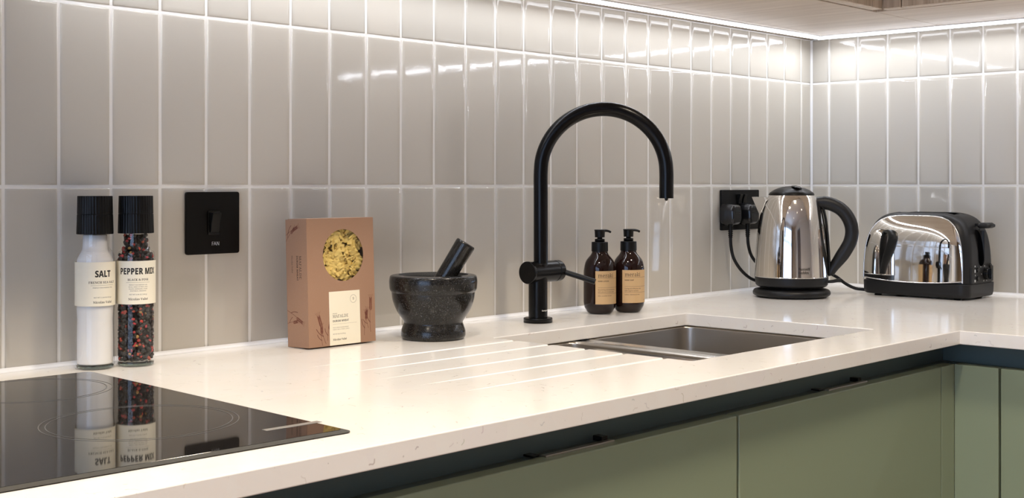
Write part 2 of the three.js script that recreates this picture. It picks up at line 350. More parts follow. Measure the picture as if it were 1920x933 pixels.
solo('plinth', 'dark plinth under the right-wall cabinets', 'plinth', plainSpan(-0.58, -0.564, 0, 0.099, 0.557, 1.75), M.rail);

// ------------------------------------------------------------------ wall cabinets
const UY = CT + 0.5641, WZ = 0.336, WD = 0.365;                  // underside, carcass front, door face
function wallCabinet(x0, x1, label, doors) {
  const t = thing('wall_cabinet', label, 'cabinet', [0, UY, 0]);
  mesh('carcass', boxUV(span(x0 + 0.0008, x1 - 0.0008, 0, 0.76, 0.0005, WZ, 0.0006)), M.oak, t);
  for (const [a, b, n] of doors) {
    mesh(n || 'door', boxUV(span(a + 0.0012, b - 0.0012, 0.0016, 0.76, WZ + 0.008, WD, 0.001)), M.oakDoor, t);
    mesh('edge_band', boxUV(plainSpan(a + 0.0012, b - 0.0012, 0, 0.0016, WZ + 0.008, WD)), M.oak, t);
    mesh('gap_strip', plainSpan(a + 0.002, b - 0.002, 0.014, 0.75, WZ, WZ + 0.008), M.gap, t);
  }
}
wallCabinet(-0.70, -0.0005, 'pale oak wall cabinet filling the corner above the kettle', [[-0.70, -0.403], [-0.403, -0.365, 'filler']]);
wallCabinet(-1.30, -0.70, 'pale oak wall cabinet above the sink and tap', [[-1.30, -0.70]]);
wallCabinet(-1.90, -1.30, 'pale oak wall cabinet above the pasta box', [[-1.90, -1.30]]);
wallCabinet(-2.50, -1.90, 'pale oak wall cabinet above the hob', [[-2.50, -1.90]]);
function sideWallCabinet(z0, z1, label, doors) {
  const t = thing('wall_cabinet', label, 'cabinet', [0, UY, 0]);
  mesh('carcass', boxUV(span(-WZ, -0.0005, 0, 0.76, z0 + 0.0008, z1 - 0.0008, 0.0006)), M.oak, t);
  for (const [a, b, n] of doors) {
    mesh(n || 'door', boxUV(span(-WD, -WZ - 0.008, 0.0016, 0.76, a + 0.0012, b - 0.0012, 0.001)), M.oakDoor, t);
    mesh('edge_band', boxUV(plainSpan(-WD, -WZ - 0.008, 0, 0.0016, a + 0.0012, b - 0.0012)), M.oak, t);
    mesh('gap_strip', plainSpan(-WZ - 0.008, -WZ, 0.014, 0.75, a + 0.002, b - 0.002), M.gap, t);
  }
}
sideWallCabinet(0.337, 0.80, 'pale oak wall cabinet above the toaster', [[0.3655, 0.4035, 'filler'], [0.4035, 0.80]]);
sideWallCabinet(0.80, 1.70, 'pale oak end wall cabinet of the right-wall row', [[0.80, 1.25], [1.25, 1.70]]);
// lighting strips
function ledStrip(x0, x1, z0, z1, label) {
  const cx = (x0 + x1) / 2, cz = (z0 + z1) / 2, t = thing('led_strip_light', label, 'light strip', [cx, UY, cz]), w = x1 - x0, d = z1 - z0;
  const TILT = 0.27, long = w > d, n = long ? [w, d - 0.003] : [w - 0.003, d];           // the diffuser is tilted towards the room
  mesh('housing', plainSpan(-w / 2, w / 2, -0.0024, -0.0002, -d / 2, d / 2), M.alu, t);
  const g = mesh('diffuser', span(-n[0] / 2, n[0] / 2, -0.0022, 0.0002, -n[1] / 2, n[1] / 2, 0.0006), M.led, t, [0, -0.0044, 0]);
  const l = new THREE.RectAreaLight(LED_COLOR, LED_LEVEL, n[0], n[1]); l.name = 'led_glow';
  l.rotation.order = 'ZYX';
  if (long) { g.rotation.x = -TILT; l.rotation.x = -Math.PI / 2 - TILT; l.position.set(0, -0.0044 - 0.0032 * Math.cos(TILT), 0.0032 * Math.sin(TILT)); }
  else { g.rotation.z = -TILT; l.rotation.set(-Math.PI / 2, 0, -TILT); l.position.set(-0.0032 * Math.sin(TILT), -0.0044 - 0.0032 * Math.cos(TILT), 0); }
  t.add(l);
}
ledStrip(-1.88, -0.062, 0.0465, 0.0585, 'long glowing strip light under the wall cabinets on sink wall');
ledStrip(-0.0585, -0.0465, 0.0465, 1.64, 'glowing strip light under the wall cabinets along the right wall');
// ceiling lamps
for (const [x, z, k] of [[-1.15, 1.10, 0.72], [-2.2, 0.98, 1.12], [-3.4, 1.10, 1.2], [-1.15, 2.7, 0.38], [-2.3, 2.7, 0.68], [-3.5, 2.7, 1.05]]) {
  const t = thing('ceiling_downlight', 'round recessed warm downlight in the ceiling', 'downlight', [x, CEIL, z], 0, 'ceiling downlights');
  mesh('trim_ring', lathe([[0.034, -0.0005], [0.034, -0.004], [0.046, -0.003], [0.047, -0.0005]], 40), M.steelBright, t);
  mesh('lens', cyl(0.033, 0.033, 0.002, 32).translate(0, -0.0018, 0), M.lampGlow, t);
  const l = new THREE.SpotLight(SPOT_COLOR, SPOT_LEVEL * k, 0, 1.15, 0.7, 2); l.name = 'lamp_light'; l.position.set(0, -0.02, 0); l.shadow.radius = 4; l.castShadow = true;
  t.add(l); l.target.position.set(0, -2, 0); l.target.name = 'lamp_aim'; t.add(l.target);
}

// ------------------------------------------------------------------ hob
{ const cx = -2.1513, cz = 0.331, t = thing('induction_hob', 'black glass induction hob set on the white worktop', 'hob', [cx, CT, cz], -0.035);
  const w = 0.30, d = 0.2605, top = 0.0033;
  mesh('glass_edge', loft([ring(w - 0.002, d - 0.002, 0.006, 0.0004), ring(w, d, 0.008, 0.0008), ring(w, d, 0.008, 0.0014), ring(w - 0.0065, d - 0.0065, 0.007, 0.0031)]), M.hobEdge, t);
  mesh('glass_face', loft([ring(w - 0.0062, d - 0.0062, 0.007, 0.0026), ring(w - 0.0062, d - 0.0062, 0.007, 0.0030), ring(w - 0.0066, d - 0.0066, 0.007, top)]), M.hob, t);
  const a = -0.035, loc = (x, z) => { const dx = x - cx, dz = z - cz; return [dx * Math.cos(-a) + dz * Math.sin(-a), -dx * Math.sin(-a) + dz * Math.cos(-a)]; };
  const y = top + 0.00012, rings = (x, z, r) => { const [u, v] = loc(x, z); for (const q of [r, r - 0.006]) mesh('zone_ring', new THREE.TorusGeometry(q, 0.00055, 4, 96).scale(1, 1, 0.2).rotateX(Math.PI / 2).translate(u, y, v), M.hobMark, t); };
  rings(-1.977, 0.425, 0.092); rings(-1.962, 0.172, 0.084); rings(-2.30, 0.425, 0.075); rings(-2.30, 0.18, 0.095);
  const [u, v] = loc(-1.886, 0.548); mesh('display_strip', rbox(0.062, 0.0003, 0.0085, 0.0001, 1).translate(u - 0.004, y, v), M.hobStrip, t);
}

// ------------------------------------------------------------------ sink
{ const t = thing('sink', 'undermounted stainless steel sink with one and a half bowls', 'sink', [0, CT - TH - 0.001, 0]);
  const bowl = (name, x0, x1, z0, z1, depth) => {
    const cx = (x0 + x1) / 2, cz = (z0 + z1) / 2, a = (x1 - x0) / 2, b = (z1 - z0) / 2, R = 0.022, k = 0.0012;
    const g = loft([ring(0.01, 0.01, 0.008, -depth - k, cx, cz), ring(a - 0.02, b - 0.02, R, -depth - k, cx, cz), ring(a - 0.004 + k, b - 0.004 + k, R, -depth + 0.012, cx, cz), ring(a + k, b + k, R, -0.003, cx, cz),
      ring(a + 0.007, b + 0.007, R + 0.006, -0.0018, cx, cz), ring(a + 0.007, b + 0.007, R + 0.006, 0, cx, cz), ring(a, b, R, -0.0005, cx, cz), ring(a - 0.0005, b - 0.0005, R, -0.004, cx, cz),
      ring(a - 0.004, b - 0.004, R, -depth + 0.014, cx, cz), ring(a - 0.008, b - 0.008, R, -depth + 0.004, cx, cz), ring(a - 0.022, b - 0.022, R, -depth, cx, cz), ring(0.01, 0.01, 0.008, -depth - 0.0002, cx, cz)], false);
    const m = mesh(name, g, M.steel, t);
    mesh('drain', lathe([[0.001, 0.001], [0.03, 0.0012], [0.043, 0.0025], [0.045, 0.0005], [0.045, -0.004]], 40).translate(cx, -depth, cz), M.steelBright, m);
    return m;
  };
  const main = bowl('main_bowl', -1.026, -0.752, 0.184, 0.558, 0.19);
  bowl('half_bowl', -1.258, -1.066, 0.184, 0.558, 0.14);
  mesh('divider', sweep([[-1.0675, -0.030, 0], [-1.066, -0.008, 0], [-1.061, -0.0012, 0], [-1.046, -0.0004, 0], [-1.031, -0.0012, 0], [-1.026, -0.008, 0], [-1.0245, -0.03, 0]], () => [0.0012, 0.178], 24, 8).translate(0, 0, 0.371), M.steelBright, t);
  mesh('overflow', rbox(0.036, 0.016, 0.002, 0.0009).translate(-0.925, -0.034, 0.1875), M.steelBright, main);
}

// ------------------------------------------------------------------ tap
{ const x = -1.0506, z = 0.0975, turn = facing(x, z), t = thing('kitchen_tap', 'matt black swan-neck kitchen tap behind the sink', 'tap', [x, CT, z], turn);
  mesh('base_plate', lathe(profile([[0, 0.0002], [0.0242, 0.0002], [0.0242, 0.008, 0.0015], [0.016, 0.0085], [0, 0.0085]]), 48), M.tap, t);
  mesh('body', lathe(profile([[0.0158, 0.0085], [0.0158, 0.0985, 0.003], [0.010, 0.0985], [0, 0.0985]]), 48), M.tap, t);
  const c = [[0.0046, 0.085, 0]]; for (let i = 0; i <= 3; i++) c.push([0.0046, 0.14 + i * 0.036, 0]);
  const R = 0.1044, cy = 0.2505; for (let i = 1; i < 16; i++) { const a = Math.PI * (1 - i / 16); c.push([0.0046 + R + R * Math.cos(a), cy + R * Math.sin(a), 0]); }
  c.push([0.0046 + 2 * R, cy, 0], [0.0046 + 2 * R, 0.225, 0], [0.0046 + 2 * R, 0.2065, 0]);
  const sp = mesh('spout', sweep(c, () => [0.0119, 0.0119], 90, 28), M.tap, t);
  mesh('aerator', lathe([[0.0001, -0.0042], [0.0022, -0.0036], [0.003, -0.0015], [0.003, 0.001]], 24).translate(0.0046 + 2 * R, 0.2065, 0), M.blackGloss, sp);
  const b = new THREE.Group(); b.name = 'mixer_barrel'; b.position.set(0, 0.0838, 0); b.rotation.y = -turn; t.add(b);
  mesh('barrel', lathe(profile([[0, -0.027], [0.0186, -0.027, 0.001], [0.0186, -0.0225], [0.0172, -0.022], [0.0178, -0.0215], [0.0178, 0.0385, 0.0005], [0.0168, 0.039], [0.0168, 0.0402], [0.0178, 0.0406, 0.0005], [0.0178, 0.053, 0.0025], [0, 0.053]]), 56).rotateZ(-Math.PI / 2), M.tap, b);
  const lv = sweep([[0, 0, 0], [0.02, -0.0062, 0], [0.042, -0.0128, 0], [0.0585, -0.018, 0]], () => [0.0047, 0.0052], 12, 16); lv.rotateY(-0.15);
  mesh('lever', lv.translate(0.0385, 0.0838, -0.031), M.tap, t);
  const logo = new THREE.MeshStandardMaterial({ color: lin(0.75, 0.75, 0.75), roughness: 0.5, transparent: true, alphaMap: canvas(256, 64, (q, w, h) => { q.fillStyle = '#000'; q.fillRect(0, 0, w, h); q.fillStyle = '#fff'; q.font = 'bold 44px sans-serif'; q.textAlign = 'center'; q.fillText('hansgrohe', w / 2, 46); }) });
  mesh('logo', new THREE.CylinderGeometry(0.0159, 0.0159, 0.0048, 16, 1, true, 0.35, 1.25).translate(0, 0.0205, 0), logo, t);
}

// ------------------------------------------------------------------ salt and pepper mills
function mill(name, label, x, z, draw, fill, capLabel) {
  const t = thing(name, label, 'mill', [x, CT, z], facing(x, z)), R = 0.0238;
  const outer = profile([[0, 0.0006], [R - 0.0006, 0.0006, 0.002], [R, 0.006], [R - 0.0004, 0.030], [R - 0.0010, 0.060], [R - 0.0006, 0.072], [R, 0.078], [R, 0.137, 0.003], [R - 0.001, 0.145, 0.002], [0.0185, 0.1485, 0.002], [0.0168, 0.152, 0.002], [0.0165, 0.168]]);
  mesh('glass_body', lathe(outer, 64), M.glass, t);
  mesh('glass_base', lathe(profile([[0, 0.0012], [R - 0.002, 0.0012, 0.001], [R - 0.0012, 0.0045, 0.001], [R - 0.004, 0.0055], [0, 0.0045]]), 48), M.glassThick, t);
  fill(t, R);
  const lab = canvas(1510, 540, (q, w, h) => { q.fillStyle = 'rgb(238,232,214)'; q.fillRect(0, 0, w, h); draw(q, w, h); });
  mesh('label', new THREE.CylinderGeometry(R + 0.00045, R + 0.00045, 0.0545, 72, 1, true, -Math.PI, Math.PI * 2).translate(0, 0.1065, 0), std(lin(1, 1, 1), 0.6, { map: lab, side: THREE.DoubleSide }), t);
  const ribs = (r0, r1, y0, y1) => { const n = 144, mk = (r, y) => Array.from({ length: n }, (_, i) => { const q = r - ((i % 4) < 1 ? 0.0007 : 0); const a = -i / n * Math.PI * 2; return V(q * Math.sin(-a), y, q * Math.cos(a)); }); return loft([mk(r0 - 0.0004, y0), mk(r0, y0 + 0.0004), mk(r1, y1 - 0.0004), mk(r1 - 0.0004, y1)]); };
  mesh('grinder_ring', ribs(0.0223, 0.0216, 0.1680, 0.1927), M.black, t);
  mesh('cap', ribs(0.02155, 0.0211, 0.1929, 0.2155), M.black, t);
  return t;
}
const line = (q, x0, x1, y, w = 2, c = '#2a2724') => { q.strokeStyle = c; q.lineWidth = w; q.beginPath(); q.moveTo(x0, y); q.lineTo(x1, y); q.stroke(); };
function words(q, s, x, y, font, color = '#1b1917', align = 'center') { q.fillStyle = color; q.font = font; q.textAlign = align; q.fillText(s, x, y); }
const heavy = (q, s, y, px) => { words(q, s, 0, y, `bold ${px}px sans-serif`); q.strokeStyle = '#1b1917'; q.lineWidth = 4; q.strokeText(s, 0, y); };
mill('salt_mill', 'glass salt mill with black cap and SALT label, at the hob corner', -1.8195, 0.0460, (q, w) => {
  const c = w / 2 + 24 / 360 * w;
  q.save(); q.translate(c, 0); q.scale(0.84, 1); heavy(q, 'SALT', 182, 108); q.restore();
  words(q, 'FRENCH SEA SALT', c, 262, 'bold 38px serif'); line(q, c - 150, c + 150, 284);
  words(q, 'PERFECT FOR EVERYDAY USE', c, 320, '18px serif'); words(q, 'NET WT 11.46 OZ (325 g)', c, 440, '20px serif'); words(q, 'Nicolas Vahé', c, 505, 'bold 38px serif');
  for (let i = 0; i < 9; i++) words(q, 'Sea salt from France, dried in sun', w / 2 - 0.235 * w, 80 + i * 44 + (i > 4 ? 30 : 0), 'bold 24px sans-serif', '#1b1917', 'right');
}, (t, R) => {
  mesh('salt', lathe(profile([[0, 0.0062], [R - 0.0022, 0.0062, 0.002], [R - 0.0022, 0.04], [R - 0.0026, 0.062], [R - 0.0018, 0.078], [R - 0.0018, 0.136, 0.004], [0.0152, 0.148, 0.003], [0.0142, 0.167], [0, 0.167]]), 56), M.salt, t);
});
mill('pepper_mill', 'glass pepper mill with black cap and PEPPER MIX label', -1.7700, 0.0585, (q, w) => {
  const c = w / 2 + 7 / 360 * w;
  q.save(); q.translate(c, 0); q.scale(0.80, 1); heavy(q, 'PEPPER MIX', 165, 106); q.restore();
  words(q, 'BLACK & PINK', c, 246, 'bold 36px serif'); line(q, c - 150, c + 150, 268);
  ['PERFECT FOR EVERYDAY USE', 'ON ALL KINDS OF MEAT, FISH,', 'SALADS, MARINADES, STEWS', 'VEGETABLES, DRESSINGS'].forEach((s, i) => words(q, s, c, 304 + i * 25, '18px sans-serif', '#4a4640'));
  words(q, 'NET WT 4.94 OZ (140 g)', c, 424, '20px serif'); words(q, 'Nicolas Vahé', c, 488, 'bold 38px serif');
}, (t, R) => {
  mesh('pepper_fill', lathe(profile([[0, 0.0075], [R - 0.0075, 0.0075, 0.002], [R - 0.0075, 0.136, 0.004], [0.0105, 0.148], [0.010, 0.166], [0, 0.166]]), 32), std(lin(0.012, 0.008, 0.007), 0.9), t);
  const n = 1500, im = new THREE.InstancedMesh(new THREE.IcosahedronGeometry(0.0022, 1), std(lin(1, 1, 1), 0.6), n), m4 = new THREE.Matrix4(), col = new THREE.Color();
  for (let i = 0; i < n; i++) {
    const neck = i > n * 0.9, y = neck ? rr(0.142, 0.166) : rr(0.0085, 0.141), a = rr(0, 6.283), mx = (neck ? 0.0158 - (y < 0.15 ? -0.002 : 0) : R - 0.0012) - 0.0026, r = mx - (i % 3 ? 0 : rr(0, 0.004));
    m4.makeScale(rr(0.8, 1.15), rr(0.8, 1.15), rr(0.8, 1.15)).setPosition(r * Math.sin(a), y, r * Math.cos(a)); im.setMatrixAt(i, m4);
    const k = rnd(); if (k < 0.15) col.setRGB(rr(0.28, 0.5), rr(0.025, 0.06), rr(0.02, 0.04)); else if (k < 0.17) col.setRGB(0.35, 0.2, 0.06); else { const b = rr(0.004, 0.022); col.setRGB(b * 1.3, b, b * 0.85); }
    im.setColorAt(i, col);
  }
  im.name = 'peppercorns'; im.userData = { kind: 'stuff', label: 'black and red peppercorns' }; im.castShadow = im.receiveShadow = true; t.add(im);
});

// ------------------------------------------------------------------ fan switch and double socket
const roundRect = (w, h, r) => { const s = new THREE.Shape(); s.moveTo(-w / 2 + r, -h / 2); s.lineTo(w / 2 - r, -h / 2); s.quadraticCurveTo(w / 2, -h / 2, w / 2, -h / 2 + r); s.lineTo(w / 2, h / 2 - r); s.quadraticCurveTo(w / 2, h / 2, w / 2 - r, h / 2); s.lineTo(-w / 2 + r, h / 2); s.quadraticCurveTo(-w / 2, h / 2, -w / 2, h / 2 - r); s.lineTo(-w / 2, -h / 2 + r); s.quadraticCurveTo(-w / 2, -h / 2, -w / 2 + r, -h / 2); return s; };
const slabXY = (shape, d, b = 0.0006) => new THREE.ExtrudeGeometry(shape, { depth: d - 2 * b, bevelEnabled: true, bevelSize: b, bevelThickness: b, bevelOffset: -b, bevelSegments: 2, curveSegments: 10 }).translate(0, 0, b);
{ const t = thing('fan_switch', 'square black wall switch marked FAN on tiled wall', 'switch', [-1.6197, CT + 0.1763, 0.0006]);
  mesh('plate', slabXY(roundRect(0.0862, 0.0862, 0.004), 0.0042), M.blackSatin, t);
  mesh('surround', slabXY(roundRect(0.0185, 0.034, 0.0015), 0.002).translate(0, 0.0005, 0.0042), M.blackGloss, t);
  const rk = loft([ring(0.0065, 0.002, 0.001, -0.0135, 0, 0.004), ring(0.0068, 0.0032, 0.001, -0.012, 0, 0.005), ring(0.0068, 0.0040, 0.001, 0, 0, 0.0058), ring(0.0068, 0.0062, 0.001, 0.0125, 0, 0.0075), ring(0.0064, 0.0055, 0.001, 0.014, 0, 0.007)]);
  mesh('rocker', rk.translate(0, 0.0005, 0.0008), M.black, t);
  const tx = canvas(256, 96, (q, w, h) => { q.fillStyle = '#000'; q.fillRect(0, 0, w, h); words(q, 'FAN', w / 2, 76, '80px sans-serif', '#fff'); });
  mesh('lettering', new THREE.PlaneGeometry(0.0230, 0.0086).translate(0.0035, -0.0287, 0.00428), std(lin(0.55, 0.58, 0.62), 0.5, { transparent: true, alphaMap: tx }), t);
}
const SX = -0.3023, SY = CT + 0.1748;
{ const t = thing('double_socket', 'black double wall socket behind the kettle', 'socket', [SX, SY, 0.0006]);
  mesh('plate', slabXY(roundRect(0.1445, 0.0852, 0.003), 0.0048), M.blackSatin, t);
  for (const s of [-1, 1]) {
    const k = loft([ring(0.0052, 0.002, 0.001, -0.011, 0, 0.003), ring(0.0052, 0.0028, 0.001, 0, 0, 0.004), ring(0.0052, 0.005, 0.001, 0.010, 0, 0.0055), ring(0.005, 0.004, 0.001, 0.011, 0, 0.005)]);
    mesh('rocker', k.translate(s * 0.0085, 0.0225, 0.0035), M.blackGloss, t);
  }
}
function plug(name, label, cx, path, r) {
  const z0 = 0.0060, y = CT + 0.1655, t = thing(name, label, 'plug', [cx, y, z0]);
  const hex = (k, q) => [[-0.0135, 0.0235], [0.0135, 0.0235], [0.0195, 0.0115], [0.0195, -0.0125], [0.0125, -0.0225], [-0.0125, -0.0225], [-0.0195, -0.0125], [-0.0195, 0.0115]].map(([a, b]) => V(a * k, b * k, q));
  const dense = (h) => h.flatMap((p, i) => [0.15, 0.5, 0.85].map((u) => p.clone().lerp(h[(i + 1) % h.length], u))).reverse();
  mesh('body', loft([dense(hex(0.97, 0)), dense(hex(1, 0.002)), dense(hex(1, 0.014)), dense(hex(0.93, 0.0165)), dense(hex(0.91, 0.025)), dense(hex(0.82, 0.0295)), dense(hex(0.7, 0.031))].reverse()), M.plugBody, t);
  for (let i = 0; i < 4; i++) mesh('grip_rib', rbox(0.018, 0.0012, 0.0014, 0.0004).translate(0, 0.013 - i * 0.003, 0.0312), M.black, t);
  const sr = []; for (let i = 0; i <= 12; i++) { const q = i / 12; sr.push([(i % 2 ? 0.0042 : 0.0058) - q * 0.0008, -0.022 - q * 0.026]); }
  mesh('strain_relief', lathe([[0, -0.0205], [0.006, -0.0205], ...sr, [0, -0.0485]], 20).translate(0, 0, 0.013), M.black, t);
  mesh('cord', tube([[0, -0.044, 0.013], ...path.map(([a, b, c]) => [a - cx, b - y, c - z0])], r, 90, 12), M.cord, t);
}
plug('mains_plug', 'black plug in the socket, its cord looping down to the kettle', -0.3618, [[-0.3615, CT + 0.100, 0.020], [-0.358, CT + 0.075, 0.024], [-0.346, CT + 0.050, 0.034], [-0.330, CT + 0.033, 0.045], [-0.312, CT + 0.0245, 0.054], [-0.300, CT + 0.018, 0.0655], [-0.303, CT + 0.0105, 0.0735]], 0.0034);
plug('mains_plug', 'black plug in the socket half hidden behind the kettle spout, its cord to the toaster', -0.2965, [[-0.2955, CT + 0.100, 0.020], [-0.288, CT + 0.075, 0.024], [-0.274, CT + 0.055, 0.036], [-0.258, CT + 0.047, 0.060], [-0.240, CT + 0.046, 0.095], [-0.222, CT + 0.046, 0.130], [-0.208, CT + 0.044, 0.155], [-0.198, CT + 0.034, 0.175], [-0.190, CT + 0.020, 0.192], [-0.180, CT + 0.011, 0.208], [-0.170, CT + 0.0085, 0.2255]], 0.0034);

// ------------------------------------------------------------------ pasta box
{ const W = 0.121, D = 0.048, H = 0.1795, k = 0.0007, t = thing('pasta_box', 'brown kraft pasta box with round window and cream label', 'box', [-1.5295 + W / 2, CT + 0.0004, 0.055]);
  t.rotation.x = -0.036;                                          // leans back a little, standing on its rear edge
  const wheat = (q, x, y, a, L, s = 1) => {                        // printed ear of wheat
    q.save(); q.translate(x, y); q.rotate(a); q.strokeStyle = 'rgba(84,40,28,0.75)'; q.fillStyle = 'rgba(96,48,34,0.7)'; q.lineCap = 'round';
    q.lineWidth = 3.2 * s; q.beginPath(); q.moveTo(0, 0); q.quadraticCurveTo(-14 * s, -L * 0.5, 0, -L); q.stroke();
    for (let i = 0; i < 7; i++) for (const e of [-1, 1]) { q.beginPath(); q.ellipse(e * 7 * s, -L * 0.72 - i * L * 0.055, 4.2 * s, 11 * s, e * 0.42, 0, 6.3); q.fill(); }
    q.lineWidth = 1.4 * s; for (let i = 0; i < 5; i++) { q.beginPath(); q.moveTo(0, -L); q.lineTo((i - 2) * 11 * s, -L - 42 * s); q.stroke(); }
    q.lineWidth = 5 * s; q.beginPath(); q.moveTo(-4 * s, -L * 0.3); q.quadraticCurveTo(-34 * s, -L * 0.42, -44 * s, -L * 0.66); q.stroke();
    q.restore();
  };
  const kraft = (q, w, h) => { q.fillStyle = 'rgb(155,121,98)'; q.fillRect(0, 0, w, h); for (let i = 0; i < 5200; i++) { q.fillStyle = rnd() < 0.5 ? 'rgba(150,108,84,0.10)' : 'rgba(205,168,142,0.10)'; q.fillRect(rr(0, w), rr(0, h), rr(1, 7), rr(1, 3)); } };
  const front = canvas(605, 900, (q, w, h) => { kraft(q, w, h); wheat(q, 150, 880, -0.30, 190, 1.05); wheat(q, 120, 890, -0.05, 120, 0.9); wheat(q, 165, 860, 0.22, 120, 0.9); wheat(q, 500, 850, 0.16, 170, 0.9); wheat(q, 560, 830, 0.02, 230, 1); wheat(q, 540, 800, -0.2, 110, 0.8); });
  front.repeat.set(1 / W, 1 / H); front.offset.set(0.5, 0); front.wrapS = front.wrapT = THREE.RepeatWrapping;
  const side = canvas(240, 900, (q, w, h) => { kraft(q, w, h); wheat(q, -10, 120, 1.15, 150, 0.9); wheat(q, 0, 160, 0.8, 130, 0.8); wheat(q, -10, 640, 2.0, 190, 0.95); wheat(q, -10, 740, 1.4, 120, 0.85);
    q.save(); q.translate(150, 255); q.rotate(Math.PI / 2); words(q, 'MAFALDE', 0, 0, '34px serif', '#2c1d16', 'left'); words(q, 'DURUM WHEAT', 0, 30, 'bold 24px sans-serif', '#2c1d16', 'left'); words(q, 'Nicolas Vahé', 0, 88, '20px serif', '#2c1d16', 'left'); q.restore(); });
  const s = new THREE.Shape([[-W / 2, 0], [W / 2, 0], [W / 2, H], [-W / 2, H]].map(([a, b]) => new THREE.Vector2(a, b))), hole = new THREE.Path(); hole.absarc(0.004, 0.7075 * H, 0.0368, 0, Math.PI * 2, true); s.holes.push(hole);
  mesh('front_panel', new THREE.ExtrudeGeometry(s, { depth: k, bevelEnabled: false, curveSegments: 48 }).translate(0, 0, D - k), std(lin(1, 1, 1), 0.75, { map: front }), t);
  const sideMat = std(lin(1, 1, 1), 0.75, { map: side });
  mesh('side_panel', new THREE.BoxGeometry(k, H, D - k).translate(-W / 2 + k / 2, H / 2, (D - k) / 2), sideMat, t);
  mesh('side_panel', new THREE.BoxGeometry(k, H, D - k).translate(W / 2 - k / 2, H / 2, (D - k) / 2), sideMat, t);
  mesh('back_panel', plainSpan(-W / 2 + k, W / 2 - k, 0, H, 0, k), M.kraftEdge, t);
  mesh('bottom_flap', plainSpan(-W / 2 + k, W / 2 - k, 0, k, k, D - k), M.kraftEdge, t);
  mesh('top_flap', rbox(W - 0.001, 0.0009, D - 0.004, 0.0004).rotateX(0.01).translate(0.001, H + 0.0004, D / 2 + 0.001), M.kraftEdge, t);
  mesh('window_film', new THREE.CircleGeometry(0.040, 48).translate(0.004, 0.7075 * H, D - k - 0.0004), M.film, t);
  const lab = canvas(560, 760, (q, w, h) => { q.fillStyle = 'rgb(236,229,208)'; q.fillRect(0, 0, w, h);
    q.strokeStyle = '#5c564c'; q.lineWidth = 3; q.beginPath(); q.arc(440, 120, 56, 0, 6.3); q.stroke(); words(q, '9', 440, 138, '54px serif', '#4a453d');
    words(q, 'ORGANIC', 56, 320, '20px sans-serif', '#6a645a', 'left'); words(q, 'MAFALDE', 56, 372, '58px serif', '#3c372f', 'left'); words(q, 'DURUM WHEAT', 56, 432, 'bold 40px sans-serif', '#201d19', 'left');
    line(q, 56, 500, 462, 2, '#8d8677'); words(q, 'PASTA FROM DURUM WHEAT', 56, 520, '22px sans-serif', '#8d8677', 'left'); words(q, 'PERFECT WITH A TOMATO SAUCE', 56, 546, '20px sans-serif', '#8d8677', 'left'); words(q, 'NET WT 8.82 OZ (250 g)', 56, 610, '22px sans-serif', '#6a645a', 'left'); words(q, 'Nicolas Vahé', 56, 694, 'bold 38px serif', '#201d19', 'left'); });
  mesh('label', new THREE.BoxGeometry(0.0557, 0.0757, 0.0003).translate(0.0042, 0.0381, D + 0.00016), std(lin(1, 1, 1), 0.65, { map: lab }), t);
  t.updateMatrixWorld(true);
  // short ruffled pasta ribbons behind the window
  const ribbon = (len, wid, ph) => {
    const nx = 14, ny = 4, f = (i, j, o) => { const u = i / nx - 0.5, v = j / ny - 0.5, e = Math.pow(Math.abs(v) * 2, 1.5); return V(u * len, v * wid + 0.0006 * Math.sin(u * 30 + ph), 0.0022 * e * Math.sin(u * 6.283 * 3.2 + ph + (v > 0 ? 1.2 : 0)) + 0.0015 * Math.cos(u * 4 + ph) + o); };
    const pos = [], idx = [], row = ny + 1, N = (nx + 1) * row;
    for (const o of [0.0005, -0.0005]) for (let i = 0; i <= nx; i++) for (let j = 0; j <= ny; j++) { const p = f(i, j, o); pos.push(p.x, p.y, p.z); }
    for (let i = 0; i < nx; i++) for (let j = 0; j < ny; j++) { const a = i * row + j, b = a + row; idx.push(a, b, b + 1, a, b + 1, a + 1, N + a, N + b + 1, N + b, N + a, N + a + 1, N + b + 1); }
    const wall = (a, b) => idx.push(a, a + N, b, b, a + N, b + N);
    for (let i = 0; i < nx; i++) { wall(i * row, (i + 1) * row); wall((i + 1) * row + ny, i * row + ny); }
    for (let j = 0; j < ny; j++) { wall(j + 1, j); wall(nx * row + j, nx * row + j + 1); }
    const g = new THREE.BufferGeometry(); g.setAttribute('position', new THREE.Float32BufferAttribute(pos, 3)); g.setIndex(idx); g.computeVertexNormals(); return g;
  };
  const kinds = [ribbon(0.021, 0.0115, 0), ribbon(0.023, 0.0125, 1.4), ribbon(0.019, 0.011, 3.1), ribbon(0.022, 0.012, 4.4)];
  let n = 0;
  for (let layer = 0; layer < 3; layer++) for (let i = -3; i <= 3; i++) for (let j = -4; j <= 4; j++) {
    const px = (i + (j & 1) * 0.5 + layer * 0.3) * 0.0135 + rr(-0.002, 0.002), py = (j + layer * 0.4) * 0.0105 + rr(-0.002, 0.002);
    if (Math.hypot(px, py) > 0.041 || py > 0.036 - layer * 0.001) continue;
    const m = solo('pasta_piece', 'ruffled yellow pasta ribbon behind the round window of kraft box', 'pasta', kinds[n % 4], M.pasta, null, 'pasta ribbons in the box window');
    m.position.copy(t.localToWorld(V(0.004 + px, 0.7075 * H + py, D - 0.0085 - layer * 0.0095 - rr(0, 0.0015))));
    m.rotation.set(rr(-0.45, 0.45), rr(-0.45, 0.45), rr(0, 6.283)); n++;
  }
}

